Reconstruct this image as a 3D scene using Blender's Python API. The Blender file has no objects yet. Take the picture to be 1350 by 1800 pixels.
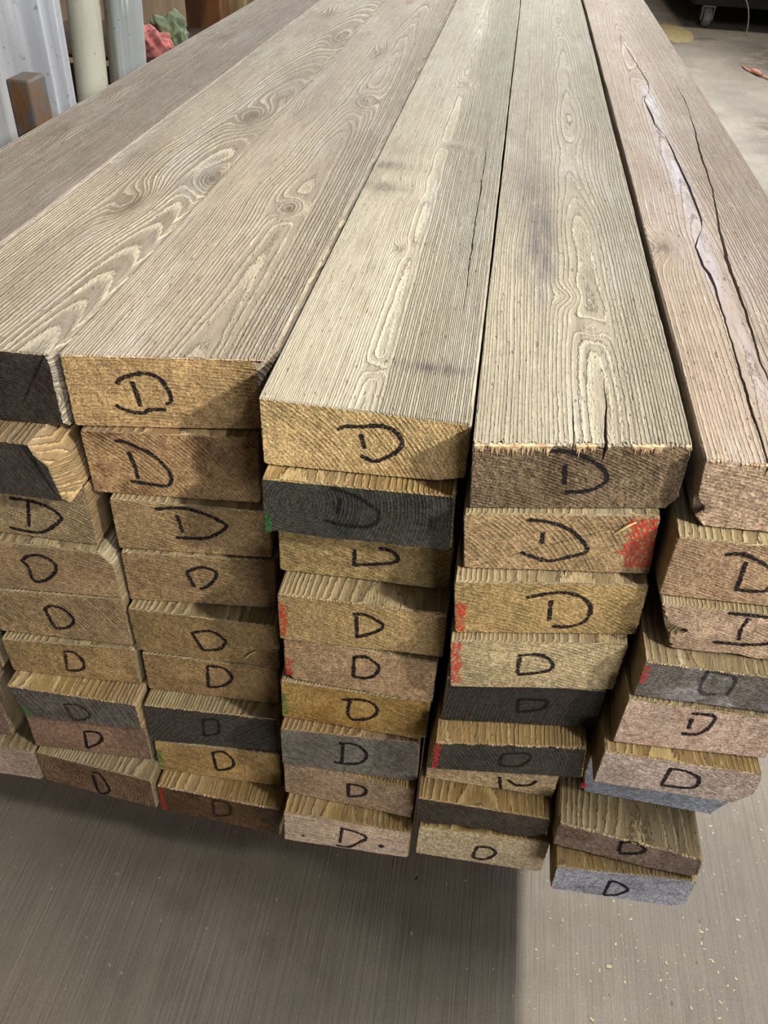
import bpy, bmesh, math, random
from mathutils import Vector, Matrix, noise

# ------------------------------------------------------------ camera, light, exposure
scene = bpy.context.scene
COL = scene.collection
CAM_Z = 1.35                                   # camera height above the concrete
cam_data = bpy.data.cameras.new('camera')
cam_data.sensor_fit = 'HORIZONTAL'
cam_data.sensor_width = 36.0
cam_data.lens = 38.969
cam_data.clip_start = 0.02
cam_data.clip_end = 60
cam = bpy.data.objects.new('camera', cam_data)
COL.objects.link(cam)
ROT = Matrix(((0.98857388, -0.12691151, 0.08133362),
              (0.14336408, 0.62492036, -0.76741206),
              (0.04656639, 0.77030384, 0.63597450)))
cam.matrix_world = Matrix.Translation((0, 0, CAM_Z)) @ ROT.to_4x4()
scene.camera = cam

scene.view_settings.view_transform = 'Standard'
scene.view_settings.look = 'None'
scene.view_settings.gamma = 1.0
scene.view_settings.use_curve_mapping = False
scene.view_settings.exposure = 0.0

world = bpy.data.worlds.new('workshop_daylight')
scene.world = world
world.use_nodes = True
wn = world.node_tree.nodes['Background']
wn.inputs[0].default_value = (0.80, 0.84, 0.92, 1)
wn.inputs[1].default_value = 0.06

def area(name, loc, target, sx, sy, power, color, spread=180, roll=None):
    d = bpy.data.lights.new(name, 'AREA')
    d.shape = 'RECTANGLE'; d.size = sx; d.size_y = sy
    d.energy = power; d.color = color; d.spread = math.radians(spread)
    o = bpy.data.objects.new(name, d); COL.objects.link(o)
    z = (Vector(loc) - Vector(target)).normalized()
    x = Vector(roll).normalized() if roll else Vector((0, 0, 1)).cross(z)
    y = z.cross(x).normalized(); x = y.cross(z)
    m = Matrix((x, y, z)).transposed().to_4x4(); m.translation = loc
    o.matrix_world = m
    return o
# row of ceiling tubes on the right, running the same way as the boards
area('ceiling_tube_light', (1.40, 2.1, 3.4), (0.35, 2.1, 0.4), 4.8, 0.14, 168, (1.0, 0.98, 0.94), roll=(0, 1, 0))
# shaded shop lamp in front and to the right of the stack
area('shop_lamp_light', (1.45, -0.20, 2.10), (-0.10, 0.75, 1.20), 0.12, 0.12, 6.6, (1.0, 0.94, 0.83), spread=50)
# unseen opening beyond the stack, light hung close to brighten the far tops
area('far_tops_fill', (0.7, 7.3, 3.5), (0.2, 3.2, 0.8), 2.6, 1.6, 420, (0.93, 0.96, 1.0))
area('far_floor_fill', (1.5, 8.6, 3.9), (1.4, 8.9, 0), 1.6, 0.5, 60, (1.0, 0.93, 0.82))  # added fill, brightens the floor of the far aisle
# unseen opening behind the camera, set low and right to fill the board ends
area('board_end_fill', (2.1, -2.5, 0.85), (0.15, 0.6, 0.6), 1.4, 1.2, 78, (0.98, 0.96, 0.96))

# ------------------------------------------------------------ helpers
random.seed(7)
def lin(c):
    return tuple(((v / 255) / 12.92 if v / 255 <= 0.04045 else ((v / 255 + 0.055) / 1.055) ** 2.4) for v in c) + (1.0,)
def link(name, me, mats=(), parent=None, loc=(0, 0, 0)):
    o = bpy.data.objects.new(name, me); COL.objects.link(o)
    for m in mats: me.materials.append(m)
    if parent: o.parent = parent
    o.location = loc
    return o
def tag(o, label=None, cat=None, group=None, kind=None):
    if label: o['label'] = label
    if cat: o['category'] = cat
    if group: o['group'] = group
    if kind: o['kind'] = kind
    return o
def bm_obj(name, bm, mats=(), parent=None, loc=(0, 0, 0), smooth=False):
    me = bpy.data.meshes.new(name)
    bmesh.ops.recalc_face_normals(bm, faces=bm.faces)
    bm.to_mesh(me); bm.free()
    if smooth:
        for p in me.polygons: p.use_smooth = True
    return link(name, me, mats, parent, loc)
def box(bm, x0, x1, y0, y1, z0, z1, bev=0.0):
    r = bmesh.ops.create_cube(bm, size=1)
    for v in r['verts']:
        v.co = Vector(((x0 + x1) / 2 + v.co.x * (x1 - x0), (y0 + y1) / 2 + v.co.y * (y1 - y0), (z0 + z1) / 2 + v.co.z * (z1 - z0)))
    if bev:
        es = list({e for v in r['verts'] for e in v.link_edges})
        bmesh.ops.bevel(bm, geom=es, offset=bev, segments=2, affect='EDGES', profile=0.5)
def tube(bm, pts, rad, seg=10, cap=True):
    rings = []
    n = len(pts)
    for i, p in enumerate(pts):
        p = Vector(p)
        t = (Vector(pts[min(i + 1, n - 1)]) - Vector(pts[max(i - 1, 0)])).normalized()
        a = t.cross(Vector((0, 0, 1)))
        if a.length < 1e-3: a = Vector((1, 0, 0))
        a.normalize(); b = t.cross(a)
        r = rad[i] if isinstance(rad, (list, tuple)) else rad
        rings.append([bm.verts.new(p + (a * math.cos(k * 2 * math.pi / seg) + b * math.sin(k * 2 * math.pi / seg)) * r) for k in range(seg)])
    for A, B in zip(rings, rings[1:]):
        for k in range(seg): bm.faces.new((A[k], A[(k + 1) % seg], B[(k + 1) % seg], B[k]))
    if cap: bm.faces.new(rings[0][::-1]); bm.faces.new(rings[-1])
def fbm(x, y, z, o=3):
    return noise.fractal(Vector((x, y, z)), 1.0, 2.0, o)

# ------------------------------------------------------------ node helper
class NT:
    def __init__(self, name):
        self.m = bpy.data.materials.new(name); self.m.use_nodes = True
        self.t = self.m.node_tree; self.t.nodes.clear()
        self.out = self.t.nodes.new('ShaderNodeOutputMaterial')
    def n(self, typ, **kw):
        d = self.t.nodes.new(typ)
        for k, v in kw.items(): setattr(d, k, v)
        return d
    def set(self, sock, v):
        if isinstance(v, bpy.types.NodeSocket): self.t.links.new(v, sock)
        elif v is not None: sock.default_value = v
    def math(self, op, a, b=None, c=None, clamp=False):
        d = self.n('ShaderNodeMath', operation=op, use_clamp=clamp)
        self.set(d.inputs[0], a)
        if b is not None: self.set(d.inputs[1], b)
        if c is not None: self.set(d.inputs[2], c)
        return d.outputs[0]
    def noise(self, vec, scale, detail=3.0, rough=0.55, dist=0.0, color=False):
        d = self.n('ShaderNodeTexNoise')
        self.set(d.inputs['Vector'], vec); d.inputs['Scale'].default_value = scale
        d.inputs['Detail'].default_value = detail; d.inputs['Roughness'].default_value = rough
        d.inputs['Distortion'].default_value = dist
        return d.outputs['Color' if color else 'Fac']
    def vscale(self, vec, s, off=(0, 0, 0)):
        d = self.n('ShaderNodeMapping'); self.set(d.inputs['Vector'], vec)
        d.inputs['Scale'].default_value = s; d.inputs['Location'].default_value = off
        return d.outputs[0]
    def mix(self, fac, a, b, mode='MIX'):
        d = self.n('ShaderNodeMix', data_type='RGBA', blend_type=mode)
        self.set(d.inputs[0], fac); self.set(d.inputs[6], a); self.set(d.inputs[7], b)
        return d.outputs[2]
    def smooth(self, v, lo, hi, a=0.0, b=1.0):
        d = self.n('ShaderNodeMapRange', interpolation_type='SMOOTHSTEP')
        self.set(d.inputs[0], v)
        for i, q in zip((1, 2, 3, 4), (lo, hi, a, b)): d.inputs[i].default_value = q
        return d.outputs[0]
    def xyz(self, vec):
        d = self.n('ShaderNodeSeparateXYZ'); self.set(d.inputs[0], vec); return d.outputs
    def comb(self, x, y, z):
        d = self.n('ShaderNodeCombineXYZ')
        for s, v in zip(d.inputs, (x, y, z)): self.set(s, v)
        return d.outputs[0]
    def bump(self, h, strength, dist, normal=None):
        d = self.n('ShaderNodeBump'); self.set(d.inputs['Height'], h)
        d.inputs['Strength'].default_value = strength; d.inputs['Distance'].default_value = dist
        if normal: self.set(d.inputs['Normal'], normal)
        return d.outputs[0]
    def finish(self, color, rough=0.8, normal=None, metallic=0.0, spec=0.3, alpha=None, trans=None):
        p = self.n('ShaderNodeBsdfPrincipled')
        self.set(p.inputs['Base Color'], color); self.set(p.inputs['Roughness'], rough)
        self.set(p.inputs['Metallic'], metallic); p.inputs['Specular IOR Level'].default_value = spec
        if normal: self.set(p.inputs['Normal'], normal)
        if alpha is not None: self.set(p.inputs['Alpha'], alpha)
        if trans is not None: p.inputs['Transmission Weight'].default_value = trans
        self.t.links.new(p.outputs[0], self.out.inputs[0])
        return self.m

def ring_field(N, P, pith, ring, taper=0.0, wob=0.006, knots=(), seed=0.0):
    """growth rings around a pith line running along the board; returns (ring phase, ring index)"""
    s = N.xyz(P)
    w1 = N.noise(N.vscale(P, (5.0, 1.6, 5.0), (seed, seed * 1.7, 0)), 1.0, 2.0, color=True)
    w2 = N.noise(N.vscale(P, (38, 9, 38), (seed, 0, seed)), 1.0, 2.0, color=True)
    a, b = N.xyz(w1), N.xyz(w2)
    def off(v, i):
        q = N.math('MULTIPLY_ADD', N.math('SUBTRACT', a[i], 0.5), wob * 4, v)
        return N.math('MULTIPLY_ADD', N.math('SUBTRACT', b[i], 0.5), wob * 0.38, q)
    dx = off(N.math('SUBTRACT', s[0], pith[0]), 0)
    dz0 = N.math('SUBTRACT', s[2], pith[1])
    if taper: dz0 = N.math('MULTIPLY_ADD', s[1], taper, dz0)
    dz = off(dz0, 2)
    r = N.math('SQRT', N.math('ADD', N.math('MULTIPLY', dx, dx), N.math('MULTIPLY', dz, dz)))
    core = None
    for (kx, ky, ka, kb, amp, dark) in knots:
        ex = N.math('DIVIDE', N.math('SUBTRACT', s[0], kx), ka)
        ey = N.math('DIVIDE', N.math('SUBTRACT', s[1], ky), kb)
        ex = N.math('MULTIPLY_ADD', N.math('SUBTRACT', b[1], 0.5), 0.5, ex)
        d2 = N.math('ADD', N.math('MULTIPLY', ex, ex), N.math('MULTIPLY', ey, ey))
        g = N.math('EXPONENT', N.math('MULTIPLY', d2, -0.30))
        r = N.math('MULTIPLY_ADD', g, amp, r)
        if dark:
            c = N.math('MULTIPLY', N.math('EXPONENT', N.math('MULTIPLY', d2, -0.75)), dark)
            core = c if core is None else N.math('MAXIMUM', core, c)
    rr = N.math('DIVIDE', r, ring)
    irr = N.noise(N.comb(N.math('MULTIPLY', rr, 0.45), seed + 3.0, 0.0), 1.0, 1.0)
    rr = N.math('MULTIPLY_ADD', irr, 1.6, rr)
    jag = N.noise(N.vscale(P, (620, 130, 620), (seed, 0, 0)), 1.0, 2.0, 0.6)
    return N.math('FRACT', N.math('MULTIPLY_ADD', jag, 0.55, rr)), rr, core

def body_material(name, pith, ring, valley, ridge, taper=0.0, wob=0.006, knots=(), stains=(), seed=0.0,
                  relief=0.0011, contrast=1.0, gray=0.35, bleach=(180, 177, 170), per_object=False, tint=(74, 70, 70), dirt=1.0):
    N = NT(name)
    P = N.n('ShaderNodeTexCoord').outputs['Object']
    if per_object:
        rnd = N.n('ShaderNodeObjectInfo').outputs['Random']
        va = N.n('ShaderNodeVectorMath', operation='ADD'); N.set(va.inputs[0], P)
        k = N.math('MULTIPLY', rnd, 3.0)
        N.set(va.inputs[1], N.comb(N.math('MULTIPLY', rnd, 0.12), k, 0.0)); P = va.outputs[0]
    ph, rr, core = ring_field(N, P, pith, ring, taper, wob, knots, seed)
    up = N.smooth(ph, 0.30, 0.80); dn = N.smooth(ph, 0.86, 1.0, 1.0, 0.0)
    mask = N.math('MULTIPLY', up, dn)
    patch = N.noise(N.vscale(P, (9, 2.2, 9), (seed, 1, 0)), 1.0, 3.0)
    vis = N.smooth(patch, 0.30, 0.62, 0.22, 1.0)
    fib = N.noise(N.vscale(P, (420, 14, 420)), 1.0, 3.0, 0.6)
    fib2 = N.noise(N.vscale(P, (1100, 60, 1100), (seed, 0, 0)), 1.0, 2.0, 0.6)
    crumb = N.noise(N.vscale(P, (330, 170, 330)), 1.0, 2.0, 0.6)
    if core is not None:
        core = N.math('MULTIPLY', core, N.smooth(N.noise(N.vscale(P, (110, 26, 110), (seed, 3, 0)), 1.0, 4.0, 0.65), 0.30, 0.62, 0.35, 1.15))
        mask = N.math('MULTIPLY', mask, N.math('SUBTRACT', 1.0, N.math('MULTIPLY', core, .8), clamp=True))
    m2 = N.math('MULTIPLY', N.math('MULTIPLY', mask, vis), contrast)
    col = N.mix(m2, lin(valley), lin(ridge))
    # grey and bleached weathering in long patches
    g1 = N.smooth(N.noise(N.vscale(P, (14, 3, 14), (4 + seed, 2, 1)), 1.0, 4.0, 0.6), 0.48, 0.72)
    col = N.mix(N.math('MULTIPLY', g1, gray), col, lin(bleach))
    g2 = N.smooth(N.noise(N.vscale(P, (26, 4.5, 26), (9 + seed, 5, 1)), 1.0, 4.0, 0.65), 0.52, 0.75)
    col = N.mix(N.math('MULTIPLY', g2, gray * 1.1), col, lin(tint))
    wv = N.math('MULTIPLY_ADD', N.math('SUBTRACT', fib, 0.5), 0.75, 1.0)
    wv = N.math('MULTIPLY_ADD', N.math('SUBTRACT', fib2, 0.5), 0.5, wv)
    col = N.mix(1.0, col, N.comb(wv, wv, wv), 'MULTIPLY')
    if core is not None:
        col = N.mix(N.math('MULTIPLY', core, N.smooth(crumb, 0.25, 0.6, 0.6, 1.0)), col, lin((78, 62, 46)))
    s = N.xyz(P)
    for (sx, sy, sa, sb, amt, scol) in stains:
        ex = N.math('DIVIDE', N.math('SUBTRACT', s[0], sx), sa); ey = N.math('DIVIDE', N.math('SUBTRACT', s[1], sy), sb)
        d2 = N.math('ADD', N.math('MULTIPLY', ex, ex), N.math('MULTIPLY', ey, ey))
        f = N.math('EXPONENT', N.math('MULTIPLY', d2, -1.0))
        f = N.math('MULTIPLY', N.math('MULTIPLY', f, amt), N.smooth(N.noise(N.vscale(P, (90, 14, 90), (sx * 50, 0, 0)), 1.0, 4.0, 0.6), 0.3, 0.62, 0.3, 1.0))
        col = N.mix(f, col, lin(scol))
    # grime worked into the grain, rubbed pale spots, saw scuffs across the board
    gr = N.smooth(N.noise(N.vscale(P, (75, 7, 75), (seed * 2, 2, 0)), 1.0, 5.0, 0.7), 0.50, 0.70)
    low = N.math('SUBTRACT', 1.0, mask)
    col = N.mix(N.math('MULTIPLY', N.math('MULTIPLY', gr, low), .50 * dirt), col, lin((92, 82, 70)))
    rb = N.smooth(N.noise(N.vscale(P, (55, 22, 55), (seed, 9, 4)), 1.0, 4.0, 0.65), 0.56, 0.72)
    col = N.mix(N.math('MULTIPLY', N.math('MULTIPLY', rb, mask), .35 * dirt), col, lin((222, 212, 188)))
    vl = N.math('MULTIPLY', N.smooth(ph, 0.86, 0.99), N.smooth(ph, 0.99, 1.0, 1.0, 0.0))
    col = N.mix(N.math('MULTIPLY', N.math('MULTIPLY', vl, vis), .55 * dirt), col, lin((84, 70, 56)))
    sc = N.smooth(N.noise(N.vscale(P, (30, 420, 30), (seed, 0, 0)), 1.0, 2.0, 0.5), 0.60, 0.72)
    col = N.mix(N.math('MULTIPLY', sc, .12 * dirt), col, lin((90, 78, 66)))
    # dark flecks and tiny checks across the ridges
    fl = N.smooth(N.noise(N.vscale(P, (240, 60, 240), (seed, 7, 0)), 1.0, 2.0, 0.5), 0.66, 0.74)
    col = N.mix(N.math('MULTIPLY', fl, 0.55), col, lin((70, 56, 42)))
    h = N.math('MULTIPLY_ADD', mask, 1.0, N.math('MULTIPLY', fib, 0.75))
    h = N.math('MULTIPLY_ADD', crumb, N.math('MULTIPLY_ADD', mask, 0.9, 0.35), h)
    h = N.math('MULTIPLY_ADD', fl, -0.8, h)
    h = N.math('MULTIPLY_ADD', sc, -.25, h)
    big = N.noise(N.vscale(P, (20, 7, 20), (seed, 0, 3)), 1.0, 3.0)
    nb = N.bump(big, 0.5, 0.004)
    nrm = N.bump(h, 1.0, relief, nb)
    return N.finish(col, 0.78, nrm, spec=0.25)

def end_material(name, base, pith, ring, seed, rough=1.0, cont=0.35, fuzz=1.0, dark2=None):
    base = tuple(int(v + (sum(base) / 3 - v) * .12) for v in base)
    N = NT(name)
    P = N.n('ShaderNodeTexCoord').outputs['Object']
    ph, rr, core = ring_field(N, P, pith, ring, 0.0, 0.0035, (), seed)
    mask = N.math('MULTIPLY', N.smooth(ph, 0.25, 0.8), N.smooth(ph, 0.88, 1.0, 1.0, 0.0))
    Ps = N.vscale(P, (1, 0.2, 1), (seed, seed, 0))
    grit = N.noise(N.vscale(Ps, (.8, 1, 1.25)), 480, 4.0, 0.7)
    blob = N.noise(Ps, 150, 3.0, 0.6)
    saw = N.noise(N.vscale(P, (60, 1, 900), (seed, 0, 0)), 1.0, 2.0, 0.6)
    pat = N.noise(Ps, 11, 4.0, 0.6)
    b = lin(base)
    lo = tuple(v * 0.50 for v in b[:3]) + (1,)
    hi = tuple(min(1, v * 1.32) for v in b[:3]) + (1,)
    col = N.mix(N.smooth(pat, 0.3, 0.7), tuple(v * 0.80 for v in b[:3]) + (1,), tuple(min(1, v * 1.12) for v in b[:3]) + (1,))
    if dark2:
        col = N.mix(N.smooth(N.noise(Ps, 17, 4.0, 0.65), 0.48, 0.62), col, lin(dark2))
    col = N.mix(N.math('MULTIPLY', mask, cont), col, hi)
    vis = N.smooth(N.noise(Ps, 26, 3.0, 0.6), 0.32, 0.66, 0.12, 1.0)
    mask = N.math('MULTIPLY', mask, vis)
    inv = N.math('MULTIPLY', N.smooth(ph, 0.0, 0.22, 1.0, 0.0), vis)
    col = N.mix(N.math('MULTIPLY', inv, cont * 0.9), col, lo)
    gv = N.smooth(grit, 0.34, 0.66, 0.55, 1.38)
    gv = N.math('MULTIPLY', gv, N.smooth(blob, 0.3, 0.7, 0.76, 1.2))
    dk = N.smooth(N.noise(N.vscale(Ps, (7, 1, 60)), 1.0, 4.0, 0.65), 0.56, 0.74)
    gv = N.math('MULTIPLY', gv, N.math('MULTIPLY_ADD', dk, -.35, 1.0))
    col = N.mix(1.0, col, N.comb(gv, gv, gv), 'MULTIPLY')
    h = N.math('MULTIPLY_ADD', grit, 0.55, N.math('MULTIPLY', blob, 1.1 * fuzz))
    h = N.math('MULTIPLY_ADD', mask, 0.55, h)
    h = N.math('MULTIPLY_ADD', saw, 0.30, h)
    nrm = N.bump(h, 1.0, 0.0028 * rough)
    return N.finish(col, 0.85, nrm, spec=0.2)

def plain(name, base, rough=0.7, var=0.3, scale=30, bump=0.001, metallic=0.0, alt=None, spec=0.3, sc=(1, 1, 1)):
    N = NT(name)
    P = N.vscale(N.n('ShaderNodeTexCoord').outputs['Object'], sc)
    n = N.noise(P, scale, 4.0, 0.6)
    b = lin(base); a = lin(alt) if alt else tuple(v * (1 - var) for v in b[:3]) + (1,)
    col = N.mix(N.smooth(n, 0.35, 0.65), a, b)
    return N.finish(col, rough, N.bump(N.noise(P, scale * 3, 3.0), 0.7, bump), metallic, spec)

def ink(name, col, strength):
    N = NT(name)
    P = N.n('ShaderNodeTexCoord').outputs['Object']
    n = N.noise(N.vscale(P, (380, 1, 820)), 1.0, 3.0, 0.65)
    al = N.math('MULTIPLY', N.smooth(n, 0.36, 0.50), strength)
    return N.finish(lin(col), 0.75, None, spec=0.15, alpha=al)
M_INK = ink('black_marker', (16, 16, 20), 0.95)
M_INK_FAINT = ink('faint_marker', (12, 12, 14), 0.6)
def paint_mat(name, c):
    N = NT(name)
    P = N.n('ShaderNodeTexCoord').outputs['Object']
    n = N.noise(N.vscale(P, (330, 1, 330)), 1.0, 4.0, 0.7)
    return N.finish(lin(c), 0.6, None, spec=0.3, alpha=N.smooth(n, 0.44, 0.58, 0.0, 0.88))
M_PAINT = {'red': paint_mat('red_spray', (196, 44, 30)), 'green': paint_mat('green_spray', (38, 118, 48)), 'pink': paint_mat('pink_spray', (214, 60, 96))}

# ------------------------------------------------------------ the setting
def floor_mat():
    N = NT('broomed_concrete')
    P = N.n('ShaderNodeTexCoord').outputs['Object']
    a = N.noise(P, 2.2, 5.0, 0.6); b = N.noise(P, 11, 4.0, 0.6)
    broom = N.noise(N.vscale(P, (190, 3.0, 1)), 1.0, 4.0, 0.7)
    broom2 = N.noise(N.vscale(P, (420, 9, 1), (3, 1, 0)), 1.0, 2.0, 0.6)
    grit = N.noise(P, 260, 3.0, 0.7)
    col = N.mix(N.smooth(a, 0.3, 0.7), lin((134, 126, 115)), lin((158, 148, 134)))
    col = N.mix(N.math('MULTIPLY', N.smooth(b, 0.45, 0.75), 0.35), col, lin((120, 110, 98)))
    v = N.smooth(broom, 0.25, 0.75, 0.85, 1.13)
    v = N.math('MULTIPLY', v, N.smooth(grit, 0.3, 0.7, 0.9, 1.1))
    col = N.mix(1.0, col, N.comb(v, v, v), 'MULTIPLY')
    # sawdust film and darker brown patches, some at set spots
    s = N.smooth(N.noise(N.vscale(P, (1, 1, 1), (7, 3, 0)), 1.4, 5.0, 0.65), 0.56, 0.70)
    col = N.mix(N.math('MULTIPLY', s, 0.45), col, lin((80, 66, 54)))
    q = N.xyz(P)
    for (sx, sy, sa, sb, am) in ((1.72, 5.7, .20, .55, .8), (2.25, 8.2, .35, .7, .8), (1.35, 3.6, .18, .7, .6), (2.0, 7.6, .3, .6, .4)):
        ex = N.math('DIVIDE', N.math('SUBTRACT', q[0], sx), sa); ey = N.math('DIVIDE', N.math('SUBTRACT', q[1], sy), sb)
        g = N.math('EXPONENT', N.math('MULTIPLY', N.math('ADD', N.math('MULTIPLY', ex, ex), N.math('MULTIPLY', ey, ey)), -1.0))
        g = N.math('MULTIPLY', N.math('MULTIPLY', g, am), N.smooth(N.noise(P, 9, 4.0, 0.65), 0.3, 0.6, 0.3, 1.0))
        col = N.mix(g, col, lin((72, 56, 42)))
    sp = N.smooth(N.noise(P, 95, 2.0, 0.5), 0.70, 0.76)
    col = N.mix(N.math('MULTIPLY', sp, 0.6), col, lin((196, 186, 168)))
    pit = N.smooth(N.noise(N.vscale(P, (1, 0.7, 1), (2, 8, 0)), 42, 2.0, 0.5), 0.72, 0.78)
    col = N.mix(N.math('MULTIPLY', pit, 0.7), col, lin((60, 55, 50)))
    h = N.math('MULTIPLY_ADD', broom, 1.0, N.math('MULTIPLY', broom2, 0.5))
    h = N.math('MULTIPLY_ADD', grit, 0.25, h); h = N.math('MULTIPLY_ADD', pit, -1.5, h)
    return N.finish(col, 0.62, N.bump(h, 0.9, 0.0016), spec=0.35)
bm = bmesh.new(); box(bm, -2.2, 6.5, -3.0, 13.0, -0.12, 0.0)
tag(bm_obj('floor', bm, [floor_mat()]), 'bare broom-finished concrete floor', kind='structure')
bm = bmesh.new(); box(bm, -2.3, -2.15, -3.0, 13.0, 0.0, 3.2)
tag(bm_obj('wall_left', bm, [plain('dark_boarded_wall', (112, 92, 70), 0.85, 0.45, 6, 0.004, sc=(1, 1, .25))]), kind='structure')
bm = bmesh.new(); box(bm, -2.2, 6.5, 12.9, 13.05, 0.0, 3.2)
tag(bm_obj('wall_back', bm, [plain('dark_back_wall', (60, 52, 46), 0.85, 0.4, 4, 0.004)]), kind='structure')

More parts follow.
